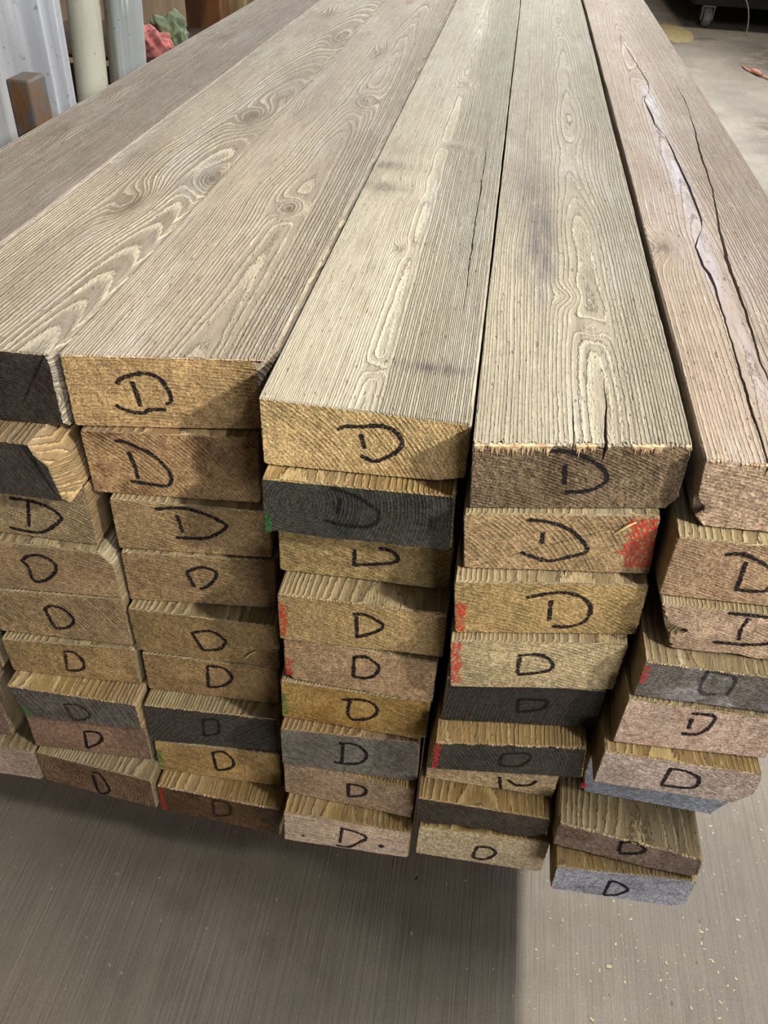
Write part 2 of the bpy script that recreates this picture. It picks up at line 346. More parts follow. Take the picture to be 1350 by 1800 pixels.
# ------------------------------------------------------------ boards: world x of the four end corners, y of the cut end left/right,
# z of top left/right and bottom left/right (z measured from the camera height); letter strokes and paint in millimetres / metres on the end
BOARDS = {
'A1': ((-.7450, -.5660, -.5660, -.7450, .6400, .6400, -.4000, -.4000, -.4780, -.4780), [], None),
'A2': ((-.7780, -.6080, -.6080, -.7780, .6300, .6300, -.4780, -.4780, -.5502, -.5502), [], None),
'A3': ((-.7450, -.5750, -.5750, -.7450, .6300, .6300, -.5502, -.5502, -.6224, -.6224), [], None),
'A4': ((-.7480, -.5780, -.5780, -.7480, .6300, .6300, -.6224, -.6224, -.6946, -.6946), [], None),
'A5': ((-.7400, -.5700, -.5700, -.7400, .6300, .6300, -.6946, -.6946, -.7668, -.7668), [], None),
'A6': ((-.7004, -.5354, -.5354, -.7004, .6151, .6151, -.7838, -.7838, -.8443, -.8443), [], None),
'A7': ((-.7123, -.5473, -.5473, -.7123, .6103, .6103, -.8443, -.8443, -.9066, -.9066), [], None),
'A8': ((-.7190, -.5540, -.5540, -.7190, .6090, .6090, -.9066, -.9066, -.9837, -.9837), [], None),
'A9': ((-.6818, -.5176, -.5176, -.6818, .5899, .5899, -.9837, -.9837, -1.0515, -1.0515), [], None),
'B1': ((-.5635, -.3982, -.3945, -.5635, .6444, .6518, -.4000, -.4000, -.4847, -.4813), [], None),
'B2': ((-.5729, -.3969, -.3851, -.5729, .6229, .6137, -.4847, -.4813, -.5584, -.5504), [], None),
'B3': ((-.5363, -.3840, -.3840, -.5363, .6404, .6408, -.5584, -.5504, -.6324, -.6324), [[(61.0, -19.7), (84.9, -20.1), (104.3, -25.5), (115.6, -36.4), (111.4, -45.8), (86.2, -64.7), (51.2, -63.1)], [(82.5, -20.5), (74.9, -57.7)]], None),
'B4': ((-.5355, -.3655, -.3634, -.5355, .6265, .6310, -.6324, -.6324, -.7098, -.7018), [[(61.4, -28.0), (69.7, -18.6), (85.3, -14.6), (98.3, -22.3), (100.3, -33.4), (90.2, -48.2), (75.7, -57.3), (67.8, -53.5), (67.1, -35.3), (62.6, -27.8)]], None),
'B5': ((-.5305, -.3626, -.3626, -.5305, .6247, .6300, -.7098, -.7018, -.7838, -.7838), [[(68.1, -24.1), (71.2, -45.4), (74.2, -56.0)], [(66.3, -26.2), (75.9, -17.4), (90.7, -20.4), (99.7, -33.3), (97.4, -44.7), (86.4, -54.0), (74.2, -56.0)]], None),
'B6': ((-.5249, -.3598, -.3616, -.5231, .6135, .6268, -.7838, -.7838, -.8443, -.8523), [[(76.5, -18.1), (72.7, -50.5)], [(74.5, -15.2), (87.6, -14.8), (95.6, -27.6), (95.6, -41.6), (87.7, -48.6), (72.7, -50.5)]], None),
'B7': ((-.5221, -.3568, -.3548, -.5080, .5909, .5963, -.8443, -.8523, -.9066, -.9048), [[(70.8, -23.9), (75.9, -53.1)], [(69.2, -25.0), (88.7, -22.6), (98.9, -33.4), (99.7, -44.1), (88.4, -52.9), (75.4, -55.4)]], ('green', -0.0006, -0.0410, 0.0111, -0.0647)),
'B8': ((-.5185, -.3558, -.3558, -.5185, .5996, .6049, -.9066, -.9048, -.9837, -.9837), [[(76.7, -28.6), (73.9, -66.7)], [(76.7, -28.6), (93.9, -27.4), (99.2, -37.9), (92.6, -51.0), (73.9, -66.7)]], None),
'B9': ((-.5151, -.3476, -.3476, -.5151, .5910, .5750, -.9837, -.9837, -1.0515, -1.0524), [[(79.4, -16.6), (90.6, -14.4), (97.8, -34.0), (99.4, -51.3), (87.7, -64.1), (81.2, -56.5), (80.1, -21.3)]], None),
'C1': ((-.3895, -.2069, -.2059, -.3849, .6538, .6894, -.4000, -.4000, -.4826, -.4826), [[(49.4, -31.5), (55.2, -24.6), (74.9, -18.7), (89.6, -22.9), (97.5, -36.4), (99.1, -48.0), (93.5, -53.9)], [(44.9, -54.7), (50.0, -59.4), (61.1, -63.3), (70.8, -63.8), (77.2, -60.1), (92.9, -59.4)], [(64.2, -27.9), (66.4, -39.2), (68.9, -56.7)]], None),
'C2': ((-.3826, -.2028, -.2053, -.3813, .6501, .6733, -.4826, -.4826, -.5634, -.5689), [[(34.2, -12.3), (40.8, -11.4), (52.3, -16.3), (71.2, -27.8), (83.6, -45.3), (86.2, -58.4), (80.0, -66.8), (62.2, -65.2), (42.5, -62.3)], [(46.0, -24.2), (49.8, -40.7), (51.4, -59.1)]], None),
'C3': ((-.3635, -.1913, -.1913, -.3635, .6449, .6619, -.5634, -.5689, -.6361, -.6361), [[(48.1, -11.4), (77.7, -7.5), (98.8, -12.7), (115.4, -21.3), (123.5, -29.2), (111.6, -41.8), (95.4, -49.1), (66.5, -50.2)], [(71.2, -17.9), (75.1, -42.0)]], None),
'C4': ((-.3609, -.1873, -.1895, -.3609, .6410, .6589, -.6361, -.6361, -.7134, -.7130), [[(71.5, -25.9), (78.8, -48.7)], [(71.5, -25.9), (87.9, -17.0), (104.1, -21.5), (104.4, -31.3), (94.8, -45.6), (84.6, -51.6)]], None),
'C5': ((-.3601, -.1806, -.1812, -.3584, .6286, .6314, -.7134, -.7130, -.7886, -.7894), [[(74.9, -28.6), (86.1, -57.4)], [(74.9, -28.6), (98.3, -21.7), (112.7, -31.8), (114.7, -38.8), (106.0, -51.7), (86.1, -57.4)]], None),
'C6': ((-.3533, -.1839, -.1839, -.3533, .6273, .6329, -.7886, -.7894, -.8590, -.8590), [[(81.9, -10.7), (79.5, -51.5)], [(81.9, -10.7), (101.4, -11.1), (110.9, -25.4), (106.0, -38.4), (93.2, -48.2), (79.5, -51.5)]], None),
'C7': ((-.3523, -.1793, -.1801, -.3519, .6035, .6109, -.8590, -.8590, -.9357, -.9277), [[(75.8, -17.7), (73.4, -51.3)], [(75.8, -17.7), (92.1, -14.6), (95.0, -29.4), (91.1, -43.4), (73.4, -52.2)]], None),
'C8': ((-.3490, -.1794, -.1794, -.3490, .6039, .6072, -.9357, -.9277, -1.0017, -1.0017), [[(78.8, -8.0), (81.3, -45.8)], [(78.8, -8.0), (93.8, -3.1), (105.3, -18.4), (104.3, -33.1), (93.6, -42.9), (81.2, -46.8)]], ('green', -0.0039, -0.0184, 0.0087, -0.0599)),
'C9': ((-.3451, -.1712, -.1757, -.3451, .5805, .5738, -1.0017, -1.0017, -1.0621, -1.0673), [[(78.1, -11.0), (76.5, -45.5)], [(78.2, -9.4), (95.9, -7.4), (102.2, -20.6), (98.0, -37.8), (77.8, -47.7)]], ('red', -0.0000, -0.0050, -0.0002, -0.0555)),
'D1': ((-.1847, .0068, .0077, -.1843, .6205, .6180, -.4000, -.4000, -.4755, -.4675), [[(72.9, -23.8), (80.6, -19.2), (94.1, -17.6), (110.9, -14.1), (124.5, -17.0), (132.7, -27.8), (129.1, -38.6), (117.6, -48.8), (107.4, -53.6), (95.1, -49.2)], [(94.4, -25.6), (99.1, -41.2)]], None),
'D2': ((-.1815, .0016, .0046, -.1815, .6004, .5998, -.4755, -.4675, -.5438, -.5358), [[(66.2, -1.2), (89.1, -6.3), (107.0, -16.7), (113.5, -24.7), (109.6, -38.0), (97.2, -43.6), (75.5, -43.8), (59.1, -40.7)], [(76.8, -11.6), (73.2, -31.4)]], ('green', 0.0006, -0.0449, 0.0070, -0.0680)),
'D3': ((-.1724, .0067, .0067, -.1724, .6178, .6216, -.5438, -.5358, -.6098, -.6098), [[(79.6, -22.8), (79.2, -46.1)], [(103.1, -17.9), (116.4, -19.6), (123.5, -27.3), (121.0, -34.2), (104.0, -39.5), (79.2, -44.8)]], None),
'D4': ((-.1675, .0090, .0100, -.1669, .5854, .5882, -.6098, -.6098, -.6806, -.6767), [[(83.4, -19.2), (85.0, -51.1)], [(79.3, -16.9), (92.2, -15.3), (103.8, -21.3), (111.4, -28.1), (104.5, -38.9), (83.4, -51.9)]], ('red', 0.0001, -0.0124, 0.0064, -0.0643)),
'D5': ((-.1645, .0051, .0051, -.1645, .5901, .5808, -.6806, -.6767, -.7506, -.7467), [[(79.7, -12.0), (79.6, -44.7)], [(78.0, -12.5), (91.6, -7.5), (102.1, -13.5), (107.6, -21.0), (103.0, -35.3), (92.8, -42.8), (78.7, -44.2)]], ('red', -0.0009, -0.0340, 0.0115, -0.0627)),
'D6': ((-.1692, .0036, .0036, -.1692, .5866, .5828, -.7506, -.7467, -.8187, -.8187), [[(81.8, -13.9), (79.5, -37.4), (83.4, -48.1), (90.8, -49.0), (107.0, -40.3), (113.7, -25.4), (106.0, -13.2), (91.6, -11.4), (71.9, -16.5)]], ('green', 0.0008, -0.0230, 0.0085, -0.0614)),
'D7': ((-.1680, -.0033, .0000, -.1676, .5705, .5792, -.8187, -.8187, -.8915, -.8995), [[(75.5, -17.5), (74.2, -54.2)], [(70.0, -16.9), (86.6, -15.5), (99.7, -24.0), (103.9, -37.5), (96.8, -51.7), (81.8, -56.7), (64.7, -55.9)]], None),
'D8': ((-.1683, -.0012, -.0012, -.1683, .5786, .5697, -.8915, -.8995, -.9655, -.9655), [[(83.9, -24.7), (84.0, -52.9)], [(83.9, -25.4), (98.9, -24.9), (106.6, -31.5), (101.6, -44.6), (84.1, -54.1)]], None),
'D9': ((-.1640, .0008, .0007, -.1646, .5516, .5503, -.9655, -.9655, -1.0349, -1.0287), [[(76.8, -14.2), (74.3, -53.0)], [(76.8, -16.2), (96.0, -20.3), (108.3, -29.5), (98.9, -44.2), (85.9, -58.9), (69.2, -60.1)]], None),
'E1': ((.0102, .2007, .2032, .0143, .5874, .6267, -.4000, -.4000, -.4715, -.4721), [[(65.4, -6.6), (86.4, -8.3), (109.5, -19.7), (121.8, -32.9), (119.9, -43.6), (107.3, -50.4), (88.2, -51.8)], [(83.0, -21.1), (86.3, -43.6)]], None),
'E2': ((.0096, .1894, .1978, .0167, .5815, .6163, -.4715, -.4721, -.5399, -.5479), [[(57.8, -7.1), (78.9, -9.8), (100.4, -19.8), (117.3, -37.5), (119.1, -46.6), (104.4, -52.8), (84.9, -57.5), (58.4, -46.8)], [(75.4, -21.4), (76.3, -36.2)]], ('red', 0.1643, -0.0055, 0.1980, -0.0790)),
'E3': ((.0092, .1961, .2004, .0170, .5645, .6037, -.5399, -.5479, -.6117, -.6197), [[(71.4, -22.7), (101.3, -16.7), (123.1, -22.6), (135.9, -37.8), (134.5, -56.5), (119.5, -64.9), (102.6, -63.8)], [(95.8, -27.1), (98.4, -55.7)]], ('red', 0.0028, -0.0295, 0.0128, -0.0698)),
'E4': ((.0130, .1929, .1929, .0200, .5559, .5913, -.6117, -.6197, -.6845, -.6925), [[(72.7, -25.6), (73.9, -51.8)], [(69.7, -23.4), (93.6, -23.2), (107.5, -37.0), (103.1, -48.0), (74.1, -53.2)]], ('red', 0.0002, -0.0025, 0.0138, -0.0656)),
'E5': ((.0160, .1856, .1856, .0160, .5700, .5892, -.6845, -.6925, -.7585, -.7585), [[(79.3, -29.9), (81.5, -51.2)], [(78.4, -30.0), (107.5, -28.9), (110.6, -36.3), (106.3, -44.3), (81.6, -51.8)]], None),
'E6': ((.0119, .1777, .1840, .0072, .5408, .5630, -.7585, -.7585, -.8097, -.8177), [[(75.7, -17.6), (76.5, -37.7), (98.1, -38.0), (107.3, -22.3), (100.3, -14.4), (75.7, -17.6)]], ('red', -0.0036, -0.0013, 0.0047, -0.0488)),
'E7': ((.0073, .1625, .1625, .0073, .5772, .5763, -.8097, -.8177, -.8837, -.8837), [[(87.2, -47.3), (89.6, -59.9), (92.2, -71.9)], [(97.3, -50.2), (108.3, -58.6), (123.8, -54.3), (130.1, -43.9)]], None),
'E8': ((.0013, .1601, .1621, .0043, .5496, .5484, -.8837, -.8837, -.9396, -.9316), [], None),
'E9': ((.0077, .1673, .1673, .0077, .5460, .5472, -.9396, -.9316, -1.0056, -1.0056), [[(75.5, -26.3), (73.5, -52.4), (89.0, -52.4), (98.8, -35.9), (90.6, -25.1), (75.5, -26.3)]], None),
'F1': ((.2057, .4100, .4100, .2134, .6071, .6160, -.4000, -.4000, -.4734, -.4755), [], None),
'F2': ((.2003, .3752, .3752, .2014, .5900, .5991, -.4734, -.4755, -.5472, -.5503), [[(46.1, -16.0), (62.5, -13.9), (87.5, -25.3), (95.4, -36.2), (95.1, -54.7), (67.4, -57.0)], [(67.2, -22.0), (69.0, -55.2)]], None),
'F3': ((.2029, .3751, .3751, .2257, .5793, .5902, -.5472, -.5503, -.6066, -.6146), [[(63.8, -4.4), (77.5, -4.6), (99.6, -5.6), (124.1, -13.4), (127.0, -29.5), (112.6, -40.2), (93.0, -44.7), (79.0, -44.9), (62.1, -44.7)], [(84.9, -8.6), (82.0, -23.2), (84.4, -39.5)]], None),
'F4': ((.2009, .3682, .3682, .2009, .5601, .5692, -.6066, -.6146, -.6604, -.6684), [[(61.5, -6.2), (78.9, -7.9), (90.9, -14.9), (89.7, -38.9)], [(61.5, -6.2), (60.9, -28.6), (66.8, -39.1), (79.5, -38.2)]], ('red', -0.0123, -0.0061, 0.0050, -0.0326)),
'F5': ((.1965, .3577, .3577, .1965, .5562, .5634, -.6604, -.6684, -.7344, -.7344), [[(66.5, -12.3), (89.4, -13.0), (90.3, -28.7), (84.9, -40.9), (77.3, -45.6), (65.3, -45.8)], [(69.5, -20.2), (70.5, -37.3)]], None),
'F6': ((.1881, .3540, .3552, .1881, .5444, .5449, -.7344, -.7344, -.7929, -.7943), [[(72.9, -12.4), (70.9, -43.2)], [(73.2, -13.7), (89.5, -14.8), (104.0, -23.3), (105.2, -38.2), (94.4, -43.9), (69.8, -44.9)]], None),
'F7': ((.1865, .3542, .3542, .1865, .5777, .5722, -.7929, -.7943, -.8636, -.8636), [], ('pink', -0.0025, -0.0523, 0.0100, -0.0624)),
'F8': ((.1647, .3244, .3274, .1658, .5338, .5151, -.8636, -.8636, -.9152, -.9072), [[(70.6, -5.0), (72.7, -28.1)], [(70.4, -8.1), (83.4, -1.4), (97.2, -9.1), (91.1, -21.4), (73.3, -30.8)]], None),
'F9': ((.1698, .3292, .3309, .1706, .5095, .5145, -.9152, -.9072, -.9696, -.9745), [[(66.2, -17.2), (65.5, -50.7)], [(66.2, -17.2), (78.0, -20.5), (89.6, -32.5), (80.6, -46.5), (65.7, -52.0)]], ('pink', 0.0000, -0.0463, 0.0077, -0.0554)),
}

# end grain: colour, pith, ring width, label
TAN = (150, 124, 84)
ENDS = {
 'A1': (TAN, (-.1, -.4), .003, 0, 'greyish board of the top layer, farthest left, with a split outer edge'),
 'A2': (TAN, (-.1, -.4), .003, 0, 'board directly under the leftmost board of the top layer'),
 'A3': (TAN, (-.1, -.4), .003, 0, 'board in the cut-off far left column, third from the top'),
 'A4': (TAN, (-.1, -.4), .003, 0, 'board in the cut-off far left column, fourth from the top'),
 'A5': (TAN, (-.1, -.4), .003, 0, 'board in the cut-off far left column, fifth from the top'),
 'A6': ((128, 96, 66), (-.1, -.4), .003, 0, 'sliver of rough brown board end at the left picture edge, sixth layer down'),
 'A7': ((140, 112, 98), (.1, -.4), .003, 0, 'pinkish brown board end at the left edge, third from the bottom'),
 'A8': ((138, 106, 92), (-.1, -.9), .005, 0, 'reddish board end at the left edge, resting on the lowest board there'),
 'A9': ((176, 152, 134), (.4, -.5), .003, 0, 'pale pinkish board end at the left edge, lowest of its column'),
 'B1': ((60, 52, 46), (.105, -.085), .0026, 0, 'blackened unmarked board end with arched rings, top layer at the left edge'),
 'B2': ((70, 65, 58), (-.3, -.35), .004, 0, 'dark grey unmarked board end with a broken pale right corner, second layer down'),
 'B3': ((160, 136, 98), (-.1, -.5), .004, 0, 'brown board end marked with a wide D, under the broken-cornered dark board'),
 'B4': ((158, 130, 92), (-.05, -.9), .004, 0, 'brown board end whose hand-drawn D looks like a rounded O'),
 'B5': ((160, 132, 92), (-.25, -.3), .004, 0, 'tan board end marked D, fifth down in the leftmost lettered column'),
 'B6': ((168, 136, 88), (-.1, -.5), .003, 0, 'rough golden board end marked D, lying on the green-edged dark board'),
 'B7': ((96, 88, 78), (-.20, -.16), .0075, 1, 'dark grey board end with bold diagonal stripes and a green left corner'),
 'B8': ((150, 116, 92), (-.05, -.5), .003, 0, 'pinkish brown board end marked D, under the green-cornered striped board'),
 'B9': ((122, 92, 66), (.035, -.035), .005, 0, 'dark brown board end with arched rings and narrow D, lowest left lettered one'),
 'C1': ((184, 150, 100), (.06, -.9), .0045, 0, 'tan board end with boxy D, top layer, left of the protruding board'),
 'C2': ((166, 132, 90), (-.25, -.35), .004, 0, 'brown board end with a large D and dark smudged right half'),
 'C3': ((158, 130, 88), (-.1, -.5), .004, 0, 'brown board end with a sharply pointed D, third layer down'),
 'C4': ((152, 124, 84), (-.05, -.6), .005, 0, 'brown board end with a small closed D, under the sharply pointed D'),
 'C5': ((158, 128, 82), (-.1, -.4), .003, 0, 'rough brown board end marked D with a slanting splinter below it'),
 'C6': ((160, 128, 84), (-.1, -.5), .004, 0, 'brown board end marked D, recessed above the charcoal board'),
 'C7': ((62, 57, 50), (.36, -.30), .0055, 1, 'charcoal board end with faint D and upward slanting stripes'),
 'C8': ((178, 142, 86), (-.1, -.4), .003, 0, 'golden board end marked D with green paint along its left side'),
 'C9': ((108, 78, 50), (-.1, -.4), .003, 1, 'dark brown shaggy board end with red left edge and faint D, bottom layer'),
 'D1': ((200, 168, 114), (-.16, -.26), .0042, 0, 'yellow tan end of the protruding middle board of the top layer, marked D'),
 'D2': ((64, 63, 55), (.03, -.024), .0034, 1, 'weathered green-black board end with a faint D, second in the middle column'),
 'D3': ((164, 140, 90), (-.1, -.5), .004, 0, 'tan board end recessed beneath the green-black one, D half hidden'),
 'D4': ((172, 142, 92), (-.12, -.6), .0045, 0, 'tan board end with angular D and bright red left edge, middle column'),
 'D5': ((178, 144, 104), (.0, .5), .004, 0, 'pinkish tan board end marked D with a cut red lower left corner'),
 'D6': ((178, 142, 76), (-.1, -.5), .003, 0, 'golden board end with D and a green spot at its left end'),
 'D7': ((108, 102, 90), (-.2, -.3), .003, 0, 'smooth grey board end with a clear D, third from bottom, middle column'),
 'D8': ((172, 142, 112), (-.1, -.6), .004, 0, 'pinkish tan board end with a small D, under the smooth grey end'),
 'D9': ((196, 168, 142), (.02, -.9), .007, 0, 'pale pinkish board end with a D followed by a black dot'),
 'E1': ((134, 112, 84), (-.1, -.5), .003, 0, 'coarse brown end of top board with torn splintered front edge, marked D'),
 'E2': ((172, 142, 100), (-.14, -.22), .0042, 0, 'tan board end with D, straw splinter and red right edge'),
 'E3': ((170, 140, 88), (-.08, -.4), .004, 0, 'golden brown board end with a big rounded D and thin red left edge'),
 'E4': ((190, 168, 124), (-.1, -.6), .004, 0, 'light tan board end with red flecks, lying on a black board'),
 'E5': ((50, 45, 40), (.35, -.1), .004, 1, 'black board end with faint D and a cracked right corner, recessed'),
 'E6': ((62, 58, 50), (-.25, -.2), .004, 1, 'charcoal board end with faint boxy D and a red stripe on its left'),
 'E7': ((186, 160, 118), (-.05, -.6), .004, 0, 'thin visible strip of light tan board end under the charcoal boxy-D board'),
 'E8': ((74, 64, 52), (-.2, -.22), .0045, 0, 'dark unlettered board end with a wavy lower edge, lying on the pale bottom one'),
 'E9': ((196, 174, 134), (.05, -.8), .004, 0, 'pale yellow tan board end marked with a small rounded D, bottom layer'),
 'F1': ((186, 158, 128), (-.06, -.6), .004, 0, 'pinkish cracked top board on the right side with notched lower left end'),
 'F2': ((178, 146, 110), (-.1, -.5), .003, 0, 'tan board end with a pale rubbed patch beside its D, right column'),
 'F3': ((196, 164, 134), (-.1, -.5), .003, 0, 'pinkish board end with a splintered notch on its left, right column'),
 'F4': ((112, 104, 96), (-.1, -.5), .003, 1, 'mottled dark grey board end with a red left edge, right column'),
 'F5': ((206, 176, 154), (.16, -.34), .004, 0, 'pinkish white board end with a reddish stain beside an open D'),
 'F6': ((206, 182, 166), (-.1, -.5), .003, 0, 'pale pinkish board end with clear D, resting on a blue-grey strip'),
 'F7': ((134, 138, 146), (-.1, -.6), .005, 0, 'blue-grey strip of recessed board end beneath the pale pinkish one'),
 'F8': ((142, 120, 104), (-.1, -.4), .003, 0, 'grey brown board end with deeply ridged top, second lowest at right'),
 'F9': ((160, 160, 168), (-.2, -.35), .0045, 0, 'blue-grey board end marked D with a pink dot, lowest of all'),
}
STRIP = ((116, 92, 80), (50, 46, 44))
SECOND = {'C2': (110, 78, 56), 'C9': (52, 46, 40), 'F4': (160, 156, 154), 'F5': (186, 146, 128), 'E1': (112, 94, 72), 'D2': (50, 52, 52), 'B9': (98, 72, 52), 'F8': (116, 92, 78), 'D6': (160, 122, 64)}
CONT = {'E1': .06, 'C5': .1, 'B6': .12, 'D6': .1, 'D5': .15, 'E4': .15, 'C6': .15, 'B8': .15, 'C8': .12, 'A6': .1, 'F2': .15, 'F3': .15, 'D1': .5, 'D9': .6, 'F6': .25}
DARK_INK = {'C7', 'D2', 'E5', 'E6', 'C9', 'B7', 'F4'}
# chopped corners of the section: top-left, top-right, bottom-right, bottom-left  (dx, dz)
CUT = {'B1': ((.002, .002), (.005, .006), (.002, .002), (.002, .002)), 'B2': ((.002, .002), (.020, .024), (.003, .003), (.002, .002)),
 'B4': ((.002, .002), (.014, .016), (.002, .002), (.002, .002)), 'B6': ((.002, .002), (.006, .005), (.003, .003), (.002, .002)),
 'C1': ((.001, .001), (.005, .012), (.002, .002), (.003, .003)), 'D1': ((.001, .001), (.002, .003), (.026, .007), (.003, .003)),
 'E1': ((.001, .001), (.002, .004), (.010, .014), (.002, .002)), 'D5': ((.002, .002), (.002, .002), (.003, .003), (.010, .018)),
 'D6': ((.002, .002), (.002, .002), (.012, .006), (.002, .002)), 'F1': ((.002, .002), (.003, .003), (.002, .002), (.010, .012)),
 'F6': ((.002, .002), (.003, .010), (.016, .020), (.002, .002)), 'F9': ((.002, .002), (.004, .006), (.014, .010), (.004, .004)),
 'F7': ((.002, .002), (.002, .010), (.014, .030), (.006, .040)), 'D2': ((.002, .002), (.003, .003), (.006, .006), (.003, .003)),
 'E5': ((.002, .002), (.002, .002), (.004, .004), (.004, .004)), 'A9': ((.002, .002), (.003, .003), (.004, .004), (.002, .002)),
 'E8': ((.002, .002), (.003, .003), (.010, .008), (.002, .002)), 'F8': ((.002, .002), (.003, .006), (.008, .006), (.004, .004)),
 'A1': ((.004, .004), (.003, .003), (.002, .002), (.002, .002))}
# cracks in the top faces: lists of (distance from the end, local x, half width)
CRACKS = {
 'D1': [[(.20, .170, 0), (.26, .169, .0006), (.46, .167, .0009), (.80, .166, .0007), (.90, .165, 0)]],
 'E1': [[(.0, .086, .0006), (.05, .087, .0005), (.10, .088, 0)], [(.0, .114, .0016), (.03, .1155, .0012), (.08, .118, .0007), (.13, .119, 0)]],
 'F1': [[(0, .053, .0009), (.11, .056, .0015), (.25, .062, .0009), (.36, .066, .0015), (.40, .067, .0024), (.425, .061, .0020), (.50, .062, .0010), (.56, .080, .0003),
         (.60, .085, .0016), (.75, .086, .0022), (.95, .084, .0014), (1.03, .081, .0003), (1.08, .072, .0012), (1.14, .073, .0024), (1.28, .070, .0008), (1.34, .088, .0002), (1.42, .094, .0012), (1.75, .080, .0009), (2.0, .07, 0)],
        [(.10, .083, .0002), (.20, .084, .0012), (.32, .091, .0017), (.45, .095, .0024), (.58, .105, .0015), (.72, .120, .0010), (.82, .126, .0014), (.90, .129, .0018), (1.1, .144, .0011), (1.2, .150, .0004), (1.28, .154, .0012), (1.45, .153, 0)]],
}
# knots: x, y, half length across, half length along, ring push, darkness
TOPS = {
 'A1': dict(pith=(-.02, -.05), ring=.0024, valley=(146, 133, 120), ridge=(167, 155, 140), taper=.01, wob=.0025, seed=1.3, contrast=.6, gray=.25, tint=(118, 106, 97),
            knots=[(.05, .69, .010, .036, .012, .55), (.085, 1.50, .012, .045, .012, .5), (.04, .95, .008, .03, .008, 0)]),
 'B1': dict(pith=(.150, -.052), ring=.0036, valley=(130, 119, 102), ridge=(180, 170, 146), taper=.045, wob=.0028, seed=4.1, contrast=.9, gray=.25, relief=.0010, bleach=(172, 174, 174),
            knots=[(.092, .41, .014, .045, .024, .75), (.132, .86, .014, .045, .020, .75), (.163, .535, .013, .032, .018, .75), (.03, .62, .02, .05, -.010, .2), (.15, 1.6, .014, .07, .014, .6), (.06, 1.9, .014, .06, .014, .45)]),
 'C1': dict(pith=(.125, -.040), ring=.0029, valley=(137, 126, 109), ridge=(175, 163, 140), taper=.016, wob=.0034, seed=6.7, contrast=.8, gray=.3, relief=.0010, tint=(109, 97, 85),
            knots=[(.121, .435, .009, .022, .015, .8), (.06, .50, .02, .05, -.006, .0), (.13, 1.02, .011, .04, .012, .5), (.09, 1.45, .012, .06, .014, .5), (.03, .92, .014, .05, .014, .35)],
            stains=[(.07, 2.2, .012, .035, .9, (120, 70, 40))]),
 'D1': dict(pith=(.095, -.022), ring=.0019, valley=(150, 141, 120), ridge=(183, 175, 154), taper=.005, wob=.0022, seed=8.2, contrast=.8, gray=.24, relief=.0008, bleach=(189, 188, 180), tint=(116, 109, 97),
            knots=[(.022, .69, .024, .018, .008, .8), (.030, .59, .026, .018, .008, .8), (.116, .82, .014, .010, .007, .6), (.080, .37, .005, .012, .006, .6), (.098, 1.25, .011, .03, .008, .6), (.095, 0.075, .006, .009, .004, .3)],
            stains=[(.150, .088, .034, .010, 1.0, (104, 92, 90)), (.075, .06, .03, .03, .3, (134, 124, 112)), (.03, .78, .03, .05, .4, (118, 106, 92)), (.05, 1.0, .04, .2, .35, (146, 134, 116))]),
 'E1': dict(pith=(.112, -.034), ring=.0030, valley=(139, 130, 111), ridge=(174, 165, 142), taper=.010, wob=.0040, seed=11.4, contrast=.75, gray=.3, relief=.0011, tint=(116, 107, 95),
            knots=[(.088, .315, .008, .014, .008, 0), (.112, .245, .009, .016, .008, 0), (.125, .80, .02, .10, .010, .0), (.02, .45, .02, .12, -.008, 0)],
            stains=[(.060, .48, .018, .19, 1.0, (80, 72, 71)), (.045, .66, .026, .18, .7, (98, 89, 82)), (.07, 1.5, .05, .6, .45, (124, 113, 99)), (.03, .95, .016, .3, .4, (114, 105, 93))]),
 'F1': dict(pith=(.075, -.040), ring=.0028, valley=(140, 123, 107), ridge=(177, 160, 137), taper=.010, wob=.0034, seed=14.9, contrast=.8, gray=.3, relief=.0012, tint=(118, 100, 88), bleach=(179, 172, 168),
            knots=[(.018, .475, .012, .026, .016, .7), (.085, 1.5, .01, .03, .008, .2)],
            stains=[(.075, .80, .014, .22, .75, (178, 174, 184)), (.085, 1.25, .012, .16, .6, (196, 198, 210)), (.070, .45, .010, .14, .7, (168, 162, 172)), (.075, .18, .012, .13, .6, (162, 151, 154))]),
}
LOWER = [body_material('sawn_lumber_' + n, (.08 + .05 * i, -.14), rg, v, r, .02, .006, (), (), 20 + i, per_object=True, contrast=.9, gray=.18, dirt=1.3)
         for i, (n, rg, v, r) in enumerate((('yellow', .0027, (150, 124, 80), (196, 172, 122)), ('brown', .0030, (132, 108, 76), (184, 158, 112)), ('grey', .0026, (138, 122, 92), (186, 168, 128))))]
LOWPICK = {'D4': 2, 'B7': 0, 'C7': 2, 'C9': 0, 'E7': 0, 'E6': 0, 'E8': 0, 'F8': 2, 'F9': 0, 'B9': 2, 'D7': 1, 'D2': 0}

M_FIBRE = plain('torn_wood_fibre', (214, 190, 150), .8, .3, 300, .0005, alt=(150, 116, 84))
FRINGE = {'E1': (170, .0100, .0013), 'C1': (110, .0022, .0008), 'F1': (70, .0040, .0009), 'E6': (90, .0030, .0006), 'F8': (70, .0034, .0008), 'F6': (70, .0016, .0006), 'C9': (70, .0026, .0007), 'B7': (50, .0018, .0006), 'C7': (60, .0022, .0006), 'D4': (60, .0014, .0006), 'F9': (40, .0014, .0006), 'F4': (60, .002, .0006)}
def interp(c, y):
    if y <= c[0][0]: return c[0][1], (c[0][2] if y >= c[0][0] - 1e-6 else 0)
    for a, b in zip(c, c[1:]):
        if y <= b[0]:
            t = (y - a[0]) / (b[0] - a[0]); return a[1] + (b[1] - a[1]) * t, a[2] + (b[2] - a[2]) * t
    return c[-1][1], 0.0

